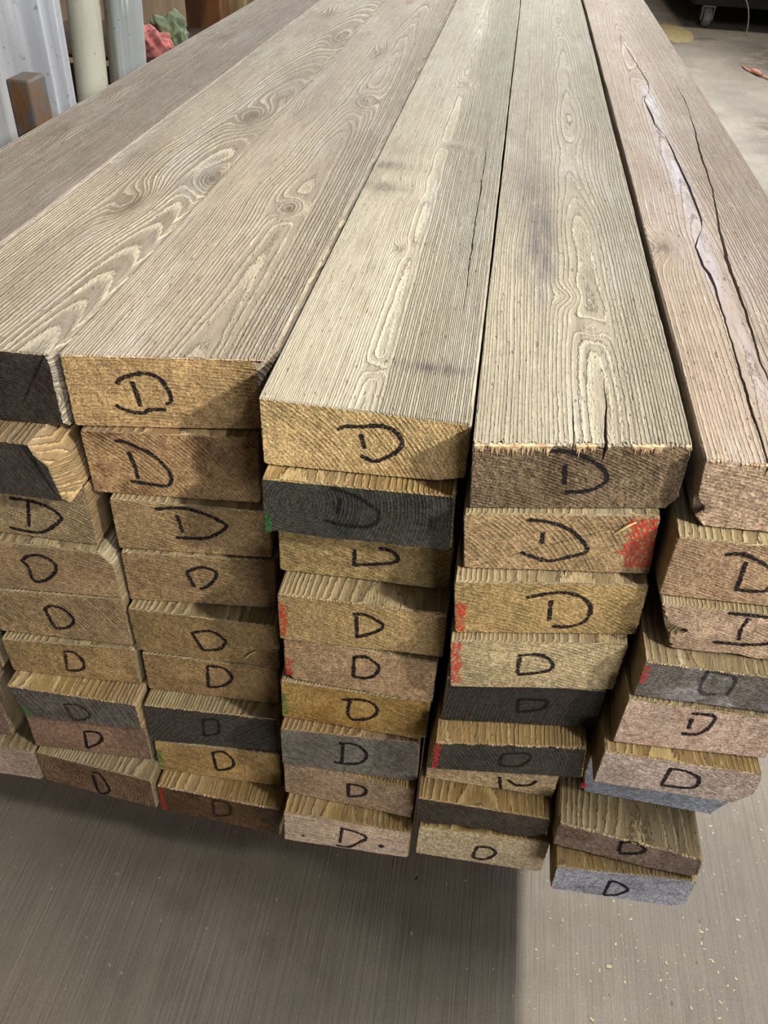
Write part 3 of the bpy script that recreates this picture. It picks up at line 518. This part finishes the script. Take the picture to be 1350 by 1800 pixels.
BOARDS_FIX = {'C1': {0: -.3885, 3: -.3885, 1: -.1885, 2: -.1885}, 'B1': {1: -.3905, 2: -.3905}, 'D1': {0: -.1855, 1: .0076, 2: .0080}, 'E1': {0: .0090}}
def make_board(key):
    (xTL, xTR, xBR, xBL, yL, yR, zL, zR, mL, mR) = [BOARDS_FIX.get(key, {}).get(i, v) for i, v in enumerate(BOARDS[key][0])]; strokes, paint = BOARDS[key][1:]
    base, pith, ring, faint, label = ENDS[key]
    top = key in TOPS
    ci = sum(map(ord, key)) * 3.17
    rnd = random.Random(key)
    org = Vector((xTL, yL, CAM_Z + zL))
    sl = (yR - yL) / (xTR - xTL)
    G = 0.0005
    TL = (0, -G); TR = (xTR - xTL, zR - zL - G); BR = (xBR - xTL, mR - zL + G); BL = (xBL - xTL, mL - zL + G)
    cut = CUT.get(key, ((.0022, .0022),) * 4)
    near = key[0] in 'CDEF'
    L = 3.62 - rnd.random() * .06
    ds = .0016 if (top or near) else .0024
    cracks = CRACKS.get(key, [])
    rag = {'E1': .0075, 'F8': .004, 'C9': .004, 'F1': .003, 'C1': .0022, 'E6': .003}.get(key, .0014)
    # corner points of the section, clockwise seen from the front starting at the top left
    def lerp(a, b, d):
        dd = math.hypot(b[0] - a[0], b[1] - a[1]); return (a[0] + (b[0] - a[0]) * d / dd, a[1] + (b[1] - a[1]) * d / dd)
    (a1, a2), (b1, b2), (c1, c2), (d1, d2) = cut
    P = [lerp(TL, TR, a1), lerp(TR, TL, b1), lerp(TR, BR, b2), lerp(BR, TR, c2), lerp(BR, BL, c1), lerp(BL, BR, d1), lerp(BL, TL, d2), lerp(TL, BL, a2)]
    sec = []                       # (side id, x, z, crack, role)
    for k in range(8):
        A, B = P[k], P[(k + 1) % 8]
        n = max(1, int(math.hypot(B[0] - A[0], B[1] - A[1]) / ds))
        for j in range(n):
            t = j / n; sec.append([k, A[0] + (B[0] - A[0]) * t, A[1] + (B[1] - A[1]) * t])
    if cracks:                     # top side gets three extra points for each crack
        tops = [s for s in sec if s[0] == 0]; rest = [s for s in sec if s[0] != 0]
    ys = [0.0, .0012, .004, .010] + ([.02 + .012 * i for i in range(40)] if top else [.03, .08, .2])
    while ys[-1] < L - .1: ys.append(ys[-1] + (.035 if top else .45))
    ys.append(L)
    x0, x1 = P[0][0], P[1][0]
    def section(y):
        pts = []
        if cracks:
            info = [interp(c, y) for c in cracks]; mids = [c[0][1] for c in cracks]
            ref = [x0] + mids + [x1]
            now = [x0]
            for (cx, hw) in info: now.append(cx)
            now.append(x1)
            tt = tops
            done = set()
            for q, (k, x, z) in enumerate(tt):
                seg = max(i for i in range(len(ref) - 1) if x >= ref[i] - 1e-9)
                for i in range(seg):
                    if i not in done:
                        done.add(i)
                        cx, hw = info[i]; hw = max(hw, .00006); zz = -G + (TR[1] - TL[1]) * cx / (TR[0])
                        jx = (.0013 * fbm(y * 34, i * 7.1, ci) + .0006 * fbm(y * 110, i * 2.1, ci)) * (1 if hw > .0002 else .3)
                        dep = min(.022, hw * 14 + .0004)
                        pts += [(9, cx - hw + jx, zz), (9, cx + jx + hw * .2, zz - dep), (9, cx + hw + jx, zz)]
                u = (x - ref[seg]) / (ref[seg + 1] - ref[seg])
                lo = now[seg] + (info[seg - 1][1] + .0003 if seg > 0 else 0); hi = now[seg + 1] - (info[seg][1] + .0003 if seg < len(info) else 0)
                lo, hi = min(lo, hi), max(lo, hi)
                nx = lo + (hi - lo) * u
                if pts and pts[-1][0] == 9: nx = max(nx, pts[-1][1] + .0002)
                pts.append((0, nx, z))
            for i in range(len(info)):
                assert i in done
            pts += [tuple(s) for s in rest]
        else:
            pts = [tuple(s) for s in sec]
        return pts
    bm = bmesh.new()
    rings = []
    fcham = {'C1': .014, 'B1': .006, 'B2': .009}.get(key, 0)
    def ragged(k, x, z, y):
        # slow wander of the long edges and of the faces, never outwards over the section
        wx = wz = 0.0
        edge = (.0007 if key[0] in 'ABCD' else .0016) * (fbm(y * 2.1, k * 3.3, ci, 4) - .5)
        if key == 'E1' and k in (1, 2): edge -= .004 * max(0, min(1, (y - .93) / .02)) * max(0, min(1, (1.5 - y) / .5)) 
        if k in (1, 2, 3): wx = min(0, edge + .0006 * fbm(y * 40, z * 300, ci))
        if k in (5, 6, 7): wx = max(0, -edge)
        if k == 1: wz = -.0006 * abs(fbm(y * 50, x * 100, ci))
        if key == 'A1' and k in (6, 7): wx = .006 * max(0, fbm(y * 1.6, 2.2, 9.1, 4)) + .002 * max(0, fbm(y * 9, 1.2, 3.1))
        return wx, wz
    cx_, cz_ = (TR[0]) / 2, (BL[1] + TL[1]) / 2
    wavy = {'E8': .009, 'D2': .003, 'F8': .004, 'C5': .002, 'F3': .0045, 'B9': .002}.get(key, .0008)
    for yi, y in enumerate(ys):
        ring_ = []
        for (k, x, z) in section(max(0, y)):
            wx, wz = ragged(k, x, z, y)
            px, pz, py = x + wx, z + wz, y
            if yi <= 2:
                if k == 4 or k == 3 or k == 5: pz += wavy * max(0, .4 + fbm(x * 22, 1.7, ci, 3)) * (1, 1, .5)[yi]
                if k in (6, 7): px += .0012 * abs(fbm(z * 140, 8.1, ci))
                if k in (1, 2, 3): px -= .0014 * abs(fbm(z * 140, 3.1, ci))
                if key == 'F3' and k in (6, 5):
                    zc = z - BL[1]; px += .020 * math.exp(-((zc - .026) / .006) ** 2) + .004 * abs(fbm(z * 200, 1, ci))
                if key == 'F1' and k in (6,):
                    zc = z - BL[1]; px += .009 * math.exp(-((zc - .020) / .007) ** 2)
            if yi == 1:
                py += rag * abs(fbm(x * 330, z * 330, ci, 2)) if k in (0, 1, 7, 9) else .0008 * abs(fbm(x * 300, z * 300, ci))
            if yi == 0:
                v = Vector((cx_ - px, cz_ - pz)); l = v.length
                ins = .0011 + (.0010 + .35 * rag) * abs(fbm(x * 420, z * 420, ci + 3, 2))
                if k in (0, 9): pz -= ins
                elif k in (4,): pz += ins * .7
                elif k == 2: px -= ins * .7
                elif k == 6: px += ins * .7
                else: px += v.x / l * ins; pz += v.y / l * ins
            if fcham and k in (1, 2, 3) and y < .03: px -= fcham * (1 - y / .03)
            ring_.append(bm.verts.new((px, py + sl * px * max(0, 1 - y / .3), pz)))
        rings.append(ring_)
    n = len(rings[0])
    body_faces = []
    for A, B in zip(rings, rings[1:]):
        for j in range(n):
            f = bm.faces.new((A[j], B[j], B[(j + 1) % n], A[(j + 1) % n])); f.material_index = 0
    f = bm.faces.new(rings[0]); f.material_index = 1
    f = bm.faces.new(rings[-1][::-1]); f.material_index = 1
    if top: mb = body_material('top_lumber_' + key, **TOPS[key])
    else: mb = LOWER[LOWPICK.get(key, int(ci) % 3)]
    coarse = {'E1': 1.6, 'D1': 1.0, 'C5': 1.3, 'B6': 1.4, 'C9': 1.8, 'D7': .5, 'C7': .7, 'E6': .6, 'E5': .6, 'D2': .8, 'B2': .5, 'F9': .6, 'F7': .4, 'E7': .7}.get(key, 1.0)
    me = end_material('end_grain_' + key, base, pith, ring, ci % 17, coarse, .65 if faint else CONT.get(key, .40), {'E1': 1.8}.get(key, 1.0), SECOND.get(key))
    o = bm_obj('lumber_board', bm, [mb, me], loc=org)
    tag(o, label, 'board', 'reclaimed boards in the stack')
    if key in FRINGE:
        cnt, ln, wd = FRINGE[key]; fm = bmesh.new(); pr = None
        for i in range(cnt):
            x = .004 + (TR[0] - .008) * (i + rnd.random() * .9) / cnt
            if fbm(x * 60, 3.3, ci) < -.12: continue
            l = ln * (.35 + rnd.random() ** 2); w = wd * (.5 + rnd.random()); b = (rnd.random() - .5) * .0016; zt = -.0009 + (TR[1] - TL[1]) * x / TR[0]
            vs = [fm.verts.new(p) for p in ((x - w, sl * x + .003, zt), (x + w, sl * x + .003, zt), (x + w * .9, sl * x - .0012, zt - .0006), (x - w * .9, sl * x - .0012, zt - .0006), (x + b, sl * x - .0006, zt - l), (x + b * .6, sl * x + .002, zt - l * .8))]
            for f in ((0, 3, 2, 1), (3, 4, 2), (0, 5, 4, 3), (1, 2, 4, 5), (0, 1, 5)): fm.faces.new([vs[q] for q in f])
        t = bm_obj('torn_fibres', fm, [M_FIBRE], parent=o); tag(t, 'pale torn fibres', kind='stuff')
    # hand-drawn letter strokes
    if strokes:
        sm = bmesh.new()
        hwid = .0021
        for st in strokes:
            pts = [Vector((u / 1000, w / 1000)) for u, w in st]
            fine = []
            for i in range(len(pts) - 1):
                p0 = pts[max(0, i - 1)]; p1 = pts[i]; p2 = pts[i + 1]; p3 = pts[min(len(pts) - 1, i + 2)]
                seg = max(3, int((p2 - p1).length / .0012))
                for j in range(seg):
                    t = j / seg
                    fine.append(0.5 * ((2 * p1) + (p2 - p0) * t + (2 * p0 - 5 * p1 + 4 * p2 - p3) * t * t + (3 * p1 - p0 - 3 * p2 + p3) * t ** 3))
            fine.append(pts[-1])
            prev = None
            m = len(fine)
            for i, p in enumerate(fine):
                d = (fine[min(i + 1, m - 1)] - fine[max(i - 1, 0)]).normalized()
                nn = Vector((-d.y, d.x))
                hw = hwid * (1 + .35 * fbm(p.x * 160, p.y * 160, ci)) * (.6 if i in (0, m - 1) else 1)
                vs = []
                for sgn in (-1, 1):
                    q = p + nn * hw * sgn * (1 + .25 * fbm(p.x * 900, p.y * 900 + sgn, 3))
                    vs.append(sm.verts.new((q.x, sl * q.x - .0005, q.y)))
                if prev: sm.faces.new((prev[0], vs[0], vs[1], prev[1]))
                prev = vs
        t = bm_obj('marker_letter', sm, [M_INK_FAINT if key in DARK_INK else M_INK], parent=o)
        tag(t, 'faded hand-drawn letter D' if key in DARK_INK else 'hand-drawn black letter D')
        if key == 'D9':
            for cx, cz, r in ((.128, -.044, .004), (.026, -.050, .0022)):
                sm = bmesh.new()
                c = [sm.verts.new((cx + r * (1 + .25 * math.sin(3 * a)) * math.cos(a), sl * cx - .0006, cz + r * math.sin(a))) for a in [i * math.pi / 6 for i in range(12)]]
                sm.faces.new(c)
                bm_obj('nail_hole', sm, [M_INK], parent=o)
    if paint:
        col, u0, w0, u1, w1 = paint
        w1 = max(w1, BL[1] + .002)
        onright = u0 > .1
        if not onright: u0 = max(u0, .0015)
        if u1 - u0 < .008: u1 = u0 + .008
        pm = bmesh.new(); nx, nz = 8, 18
        grid = [[None] * (nz + 1) for _ in range(nx + 1)]
        for i in range(nx + 1):
            for j in range(nz + 1):
                w = w0 + (w1 - w0) * j / nz
                f = w / BL[1]; left = max(u0, TL[0] + (BL[0] - TL[0]) * f + .002); right = min(u1, TR[0] + (BR[0] - TR[0]) * f - .0022)
                wid = (u1 - u0) * (.8 + .4 * fbm(w * 140, 5, ci))
                u = left + wid * i / nx if not onright else right - wid * (1 - i / nx)
                grid[i][j] = pm.verts.new((u, sl * u - .00045, w))
        for i in range(nx):
            for j in range(nz): pm.faces.new((grid[i][j], grid[i + 1][j], grid[i + 1][j + 1], grid[i][j + 1]))
        t = bm_obj('paint_mark', pm, [M_PAINT[col]], parent=o)
        tag(t, col + ' paint mark at the board end')
    return o
boards = {k: make_board(k) for k in BOARDS}

# small stuff lying on or stuck to the boards
M_STRAW = plain('pale_splinter', (222, 200, 140), .7, .2, 60, .0004)
def splinter(label, p0, p1, r, parent=None, bend=.002):
    bm = bmesh.new(); p0 = Vector(p0); p1 = Vector(p1); pts = []
    for i in range(9):
        t = i / 8; pts.append(p0.lerp(p1, t) + Vector((0, -.3 * bend * math.sin(t * 3.14), bend * math.sin(t * 3.14))))
    tube(bm, pts, [r * (.4 + .6 * math.sin(.3 + 2.6 * i / 8)) for i in range(9)], 6)
    return tag(bm_obj('wood_splinter', bm, [M_STRAW]), label, 'splinter')
bE = BOARDS['E2'][0]
def face_pt(key, u, w, off=.002):
    b = BOARDS[key][0]; s = (b[5] - b[4]) / (b[1] - b[0])
    return (b[0] + u, b[4] + s * u - off, CAM_Z + b[6] + w)
splinter('straw coloured splinter caught on the red-edged board end', face_pt('E2', .142, -.022), face_pt('E2', .158, -.008), .0011)
splinter('brown splinter slanting across the rough D end in the second column', face_pt('C5', .136, -.062), face_pt('C5', .152, -.045), .0009)

# ------------------------------------------------------------ steel support under the stack and its stake
M_RUST = plain('rusty_steel', (104, 74, 50), .7, .5, 38, .0015, metallic=.25, alt=(84, 88, 90), sc=(1, 1, .5))
lows = {c: min(BOARDS[c + '9'][0][8:10]) + CAM_Z for c in 'ABCDEF'}
zs = min(lows.values())
for y0, lab in ((1.5, 'rusty steel cross beam under the near half of the stack'), (3.0, 'rusty steel cross beam under the far half of the stack')):
    e = bpy.data.objects.new('support_trestle', None); COL.objects.link(e); e.location = (0, y0, 0)
    tag(e, lab, 'trestle')
    bm = bmesh.new(); box(bm, -.785, .36, -.04, .04, zs - .10, zs - .0005, .004); bm_obj('cross_beam', bm, [M_RUST], parent=e)
    for x in (-.66, .18):
        bm = bmesh.new(); box(bm, x - .035, x + .035, -.035, .035, .012, zs - .10, .003); lg = bm_obj('leg', bm, [M_RUST], parent=e)
        bm = bmesh.new(); box(bm, x - .08, x + .08, -.08, .08, 0, .012, .002); bm_obj('foot_plate', bm, [M_RUST], parent=lg)
    for c in 'ABCDEF':
        b = BOARDS[c + '9'][0]
        if lows[c] - zs > .002:
            bm = bmesh.new(); box(bm, (b[0] + .02), (b[1] - .02), y0 - .035, y0 + .035, zs, lows[c] + .0004, .0005)
            tag(bm_obj('packing_block', bm, [LOWER[0]]), 'wooden packing block between trestle and lowest board', 'block', 'packing blocks under the stack')
# square stake standing at the left side of the stack
bm = bmesh.new()
box(bm, -.0205, .0205, -.032, .032, 0, .9896, .004)
st = bm_obj('steel_stake', bm, [M_RUST], loc=(-.822, 1.478, 0))
tag(st, 'rusty square steel stake rising at the left side of the stack', 'post')

# ------------------------------------------------------------ things leaning and standing at the left wall
def sheet_metal(name, base, rough, metallic, tint=None, sc=(8, 8, 1)):
    N = NT(name); P = N.n('ShaderNodeTexCoord').outputs['Object']
    n = N.noise(N.vscale(P, sc), 1.0, 5.0, .6); n2 = N.noise(P, 60, 3.0, .7)
    col = N.mix(N.smooth(n, .35, .68), lin(base), lin(tint or tuple(int(v * .72) for v in base)))
    col = N.mix(N.math('MULTIPLY', N.smooth(n2, .62, .7), .5), col, lin((70, 72, 76)))
    return N.finish(col, rough, N.bump(n, .5, .004), metallic, .4)
def profile_roll(name, cx, cy, r, z1, mat, label, cat, ribs=0, rib=.01, lean=(0, 0), seg=160, wobble=0.0, z0=0.0, wall=.004):
    bm = bmesh.new(); rings = []
    for zi in range(13):
        z = z0 + (z1 - z0) * zi / 12; ring = []
        for k in range(seg):
            a = 2 * math.pi * k / seg
            rr = r + (rib * (abs(math.sin(a * ribs / 2)) ** 6) if ribs else 0) + wobble * fbm(math.cos(a) * 1.5, math.sin(a) * 1.5, z * 1.5)
            ring.append(bm.verts.new((cx + rr * math.cos(a) + lean[0] * z, cy + rr * math.sin(a) + lean[1] * z, z)))
        rings.append(ring)
    for A, B in zip(rings, rings[1:]):
        for k in range(seg): bm.faces.new((A[k], A[(k + 1) % seg], B[(k + 1) % seg], B[k]))
    bm.faces.new(rings[0][::-1]); bm.faces.new(rings[-1])
    return tag(bm_obj(name, bm, [mat], smooth=True), label, cat)
M_GALV = sheet_metal('galvanised_sheet', (216, 218, 222), .42, .35, (172, 176, 186), (14, 14, .8))
profile_roll('metal_duct', -1.405, 2.22, .255, 1.9, M_GALV, 'large silver ribbed metal drum standing at the far left', 'duct', ribs=22, rib=.012, wobble=.01)
M_PVC = sheet_metal('cream_plastic', (206, 204, 186), .5, .0, (178, 176, 160))
profile_roll('plastic_pipe', -1.275, 2.60, .048, 2.1, M_PVC, 'cream pipe standing between the silver drum and the wrapped roll', 'pipe', lean=(0, .12))
M_WRAP = sheet_metal('silver_wrap', (196, 202, 202), .25, .3, (158, 164, 168), (5, 5, 2))
profile_roll('wrapped_roll', -1.207, 2.73, .058, 2.0, M_WRAP, 'shiny silver wrapped roll standing right of the cream pipe', 'roll', lean=(0, .12), wobble=.006)
# crate with rags
crate = bpy.data.objects.new('wooden_crate', None); COL.objects.link(crate); crate.location = (-1.42, 3.25, 0)
tag(crate, 'dark wooden crate behind the stack, holding rags', 'crate')
M_CR = plain('dark_plank', (70, 52, 40), .8, .4, 20, .002, sc=(1, 1, 6))
for i in range(5):
    bm = bmesh.new(); box(bm, -.30, .30, -.30, -.28, .02 + i * .135, .14 + i * .135, .003); bm_obj('slat', bm, [M_CR], parent=crate)
    bm = bmesh.new(); box(bm, .28, .30, -.278, .278, .02 + i * .135, .14 + i * .135, .003); bm_obj('slat', bm, [M_CR], parent=crate)
for x in (-.27, .25):
    for y in (-.27, .25):
        bm = bmesh.new(); box(bm, x - .0, x + .028, y - .008, y + .028, 0, .70, .002); bm_obj('corner_post', bm, [M_CR], parent=crate)
bm = bmesh.new(); box(bm, -.30, .30, -.30, .30, .70, .712, .002); bm_obj('lid', bm, [M_CR], parent=crate)
def rag(name, c, rx, ry, rz, mat, label, seed, twist=0.0):
    bm = bmesh.new(); bmesh.ops.create_icosphere(bm, subdivisions=5, radius=1)
    for v in bm.verts:
        p = v.co.copy(); f = 1 + .34 * fbm(p.x * 1.6 + seed, p.y * 1.6, p.z * 1.6, 4)
        fold = .10 * math.sin(9 * (p.x + .6 * p.z) + 3 * fbm(p.x, p.y, p.z + seed))
        f += fold
        v.co = Vector((p.x * rx * f, p.y * ry * f, max(-.55 * rz, p.z * rz * f)))
    R = Matrix.Rotation(twist, 4, 'Y'); 
    return tag(bm_obj(name, bm, [mat], loc=c, smooth=True), label, 'cloth')
M_GREEN = plain('grey_green_cloth', (128, 142, 112), .9, .3, 30, .002)
M_PINK = plain('pink_cloth', (200, 122, 118), .85, .25, 30, .002)
rag('crumpled_rag', (-1.19, 3.16, .750), .066, .06, .066, M_GREEN, 'crumpled grey-green cloth on the crate behind the stack', 3.0)
rag('pink_rag', (-1.195, 3.02, .742), .06, .045, .055, M_PINK, 'bright pink cloth below the grey-green one on the crate', 9.0)
bm = bmesh.new()
tube(bm, [(-1.277, 2.985, .7125), (-1.281, 2.99, .80), (-1.287, 3.0, .85)], [.020, .017, .02], 12)
tag(bm_obj('hammer_shaft', bm, [plain('worn_pinkish_wood', (176, 140, 118), .7, .25, 20, .001)], smooth=True), 'pinkish wooden shaft standing beside the pink cloth', 'tool')
# timbers standing at the wall
def upright(name, x0, x1, y0, y1, h, base, label, alt=None):
    bm = bmesh.new(); box(bm, x0, x1, y0, y1, 0, h, .004)
    return tag(bm_obj(name, bm, [plain(name + '_wood', base, .65, .45, 14, .003, alt=alt, sc=(1, 1, .3))]), label, 'timber')
upright('brown_timber', -1.285, -1.145, 3.62, 3.75, 2.3, (140, 96, 60), 'brown wrapped timber standing behind the left edge of the stack', (84, 56, 38))
upright('pale_plank', -1.175, -1.095, 3.80, 3.84, 2.2, (206, 184, 134), 'pale yellow plank standing just right of the brown timber')
upright('pale_plank', -1.065, -.93, 3.93, 3.97, 2.2, (200, 178, 126), 'pale plank farthest right behind the stack, past the dark gap')

# ------------------------------------------------------------ right background: a dark cart on casters
cart = bpy.data.objects.new('machine_cart', None); COL.objects.link(cart); cart.location = (1.8, 9.3, 0)
tag(cart, 'dark machine cart on a grey caster at the top right of the floor', 'cart')
M_DK = plain('dark_enamel', (26, 25, 26), .5, .4, 8, .002)
M_CAST = plain('grey_caster', (128, 132, 130), .5, .3, 20, .001)
bm = bmesh.new(); box(bm, -.25, 2.6, .05, 2.4, .30, .75, .02); bm_obj('deck', bm, [M_DK], parent=cart)
bm = bmesh.new(); box(bm, -.15, 2.5, .15, 2.3, .18, .30, .01); bm_obj('chassis', bm, [M_DK], parent=cart)
for cx, cy in ((.0, .2), (2.35, .2), (0, 2.2), (2.35, 2.2)):
    bm = bmesh.new()
    box(bm, cx - .06, cx + .06, cy - .05, cy + .05, .17, .185, .004)
    for s in (-1, 1): box(bm, cx + s * .052 - .006, cx + s * .052 + .006, cy - .04, cy + .04, .06, .175, .003)
    c = bm_obj('caster_fork', bm, [M_CAST], parent=cart)
    bm = bmesh.new(); bmesh.ops.create_cone(bm, cap_ends=True, segments=36, radius1=.085, radius2=.085, depth=.075)
    bmesh.ops.bevel(bm, geom=[e for e in bm.edges if abs(e.verts[0].co.z - e.verts[1].co.z) < 1e-4], offset=.012, segments=3, affect='EDGES')
    bmesh.ops.rotate(bm, verts=bm.verts, matrix=Matrix.Rotation(math.pi / 2, 3, 'Y'))
    bmesh.ops.translate(bm, verts=bm.verts, vec=(cx, cy, .0855))
    bm_obj('wheel', bm, [M_CAST], parent=c, smooth=False)
bm = bmesh.new()
tube(bm, [(1.99 + .15 * math.cos(a), 9.2 + .05 * a, .005 + .31 * max(0, math.sin(a))) for a in [i * .16 - .1 for i in range(11)]], .006, 8)
tag(bm_obj('hanging_cable', bm, [plain('pale_cable', (150, 146, 138), .5, .1)]), 'thin pale cable curving from the dark cart to the floor', 'cable')

# twig, chips and sawdust on the floor
M_CORD = plain('orange_cord', (186, 132, 108), .55, .2, 40, .001)
cord = bpy.data.objects.new('extension_cord', None); COL.objects.link(cord); cord.location = (1.83, 7.66, 0)
tag(cord, 'orange electric cord with a plug end on the floor at the right', 'cord')
bm = bmesh.new()
tube(bm, [(0, .05, .011), (.01, -.08, .011), (.04, -.18, .012), (.08, -.27, .012)], .0065, 10); bm_obj('cable', bm, [M_CORD], parent=cord, smooth=True)
bm = bmesh.new()
tube(bm, [(.08, -.27, .012), (.13, -.40, .011), (.25, -.55, .011), (.48, -.66, .011), (.9, -.70, .011)], .0065, 10); bm_obj('cable', bm, [M_CORD], parent=cord, smooth=True)
bm = bmesh.new()
tube(bm, [(.035, -.13, .022), (.045, -.18, .024), (.065, -.25, .024), (.08, -.29, .018)], [.010, .017, .017, .008], 12); bm_obj('connector', bm, [M_CORD], parent=cord, smooth=True)
M_CHIP = plain('wood_chip', (226, 206, 160), .8, .2, 60, .0004)
chip_spots = [(.33, .60, .006), (.42, .62, .004), (.37, .68, .004), (.30, .52, .005), (.355, .47, .007), (.27, .50, .004), (.45, .56, .004), (.40, .50, .005), (.24, .66, .003),
              (.48, .66, .004), (.36, .75, .004), (.50, .80, .005), (.46, .95, .005), (.52, 1.05, .004), (-.30, .72, .003), (-.18, .80, .003), (.02, .60, .004), (-.40, .62, .003),
              (.10, .70, .003), (-.05, .74, .003), (.31, .86, .004), (.44, .74, .003), (.39, .57, .003), (.28, .58, .003), (.26, .76, .003), (.60, 1.3, .006), (.7, 1.6, .006), (.62, 1.8, .006)]
def chip_bm(r, sd):
    bm = bmesh.new(); box(bm, -r, r, -r * .55, r * .55, 0, r * .35, r * .08)
    for v in bm.verts: v.co.x *= 1 + .4 * fbm(v.co.x * 200 + sd, v.co.y * 200, 1); v.co.y *= 1 + .5 * fbm(v.co.x * 150, sd, 4)
    return bm
proto = [bm_obj('wood_chip', chip_bm(.5, i), [M_CHIP]) for i in range(3)]
metas = [p.data for p in proto]
for p in proto: bpy.data.objects.remove(p)
for i, (x, y, r) in enumerate(chip_spots):
    o = bpy.data.objects.new('wood_chip', metas[i % 3]); COL.objects.link(o)
    o.location = (x, y, .0002); o.scale = (r * 1.3,) * 3; o.rotation_euler = (0, 0, i * 1.9)
    tag(o, 'tiny pale wood chip lying on the concrete floor', 'chip', 'wood chips on the floor')
bm = bmesh.new(); rnd = random.Random(3)
for i in range(1500):
    x = rnd.uniform(-.6, 1.6) if i % 2 else rnd.gauss(.40, .12); y = rnd.uniform(.35, 4.5) if i % 2 else rnd.uniform(.35, 1.6)
    if x < .2 and rnd.random() < .7: continue
    r = rnd.uniform(.0006, .0022) * (1.6 if rnd.random() < .1 else 1); a = rnd.uniform(0, 3.14); c, s = math.cos(a), math.sin(a); w = r * rnd.uniform(.25, .7); h = .0005
    vs = [bm.verts.new((x + c * u - s * v, y + s * u + c * v, z)) for z in (.0001, h) for u, v in ((-r, -w), (r, -w * .6), (r * .9, w), (-r * .8, w * .8))]
    bm.faces.new(vs[4:]); 
    for k in range(4): bm.faces.new((vs[k], vs[(k + 1) % 4], vs[4 + (k + 1) % 4], vs[4 + k]))
tag(bm_obj('sawdust', bm, [M_CHIP]), 'fine pale sawdust flecks scattered over the concrete', 'sawdust', kind='stuff')
bm = bmesh.new(); rnd = random.Random(5)
N = 40; vs = {}
for i in range(N + 1):
    for j in range(13):
        t = i / N * 2 * math.pi; q = j / 12
        rx, ry = .17 * (1 + .25 * fbm(math.cos(t) * 2, math.sin(t) * 2, 4)), .75 * (1 + .25 * fbm(math.cos(t) * 2, math.sin(t) * 2, 8))
        vs[i, j] = (1.46 + rx * q * math.cos(t), 9.05 + .62 * ry * q * math.sin(t), .0008 + .010 * (1 - q * q))
V = {k: bm.verts.new(p) for k, p in vs.items() if k[0] < N}
for i in range(N):
    for j in range(1, 12): bm.faces.new((V[i, j], V[(i + 1) % N, j], V[(i + 1) % N, j + 1], V[i, j + 1]))
    if i % 1 == 0: bm.faces.new((V[i, 0], V[i, 1], V[(i + 1) % N, 1]))
bmesh.ops.remove_doubles(bm, verts=bm.verts, dist=1e-5)
tag(bm_obj('sawdust_heap', bm, [plain('yellow_sawdust', (186, 166, 122), .9, .25, 40, .003)]), 'low spread of yellow sawdust on the floor beyond the right edge', 'sawdust', kind='stuff')
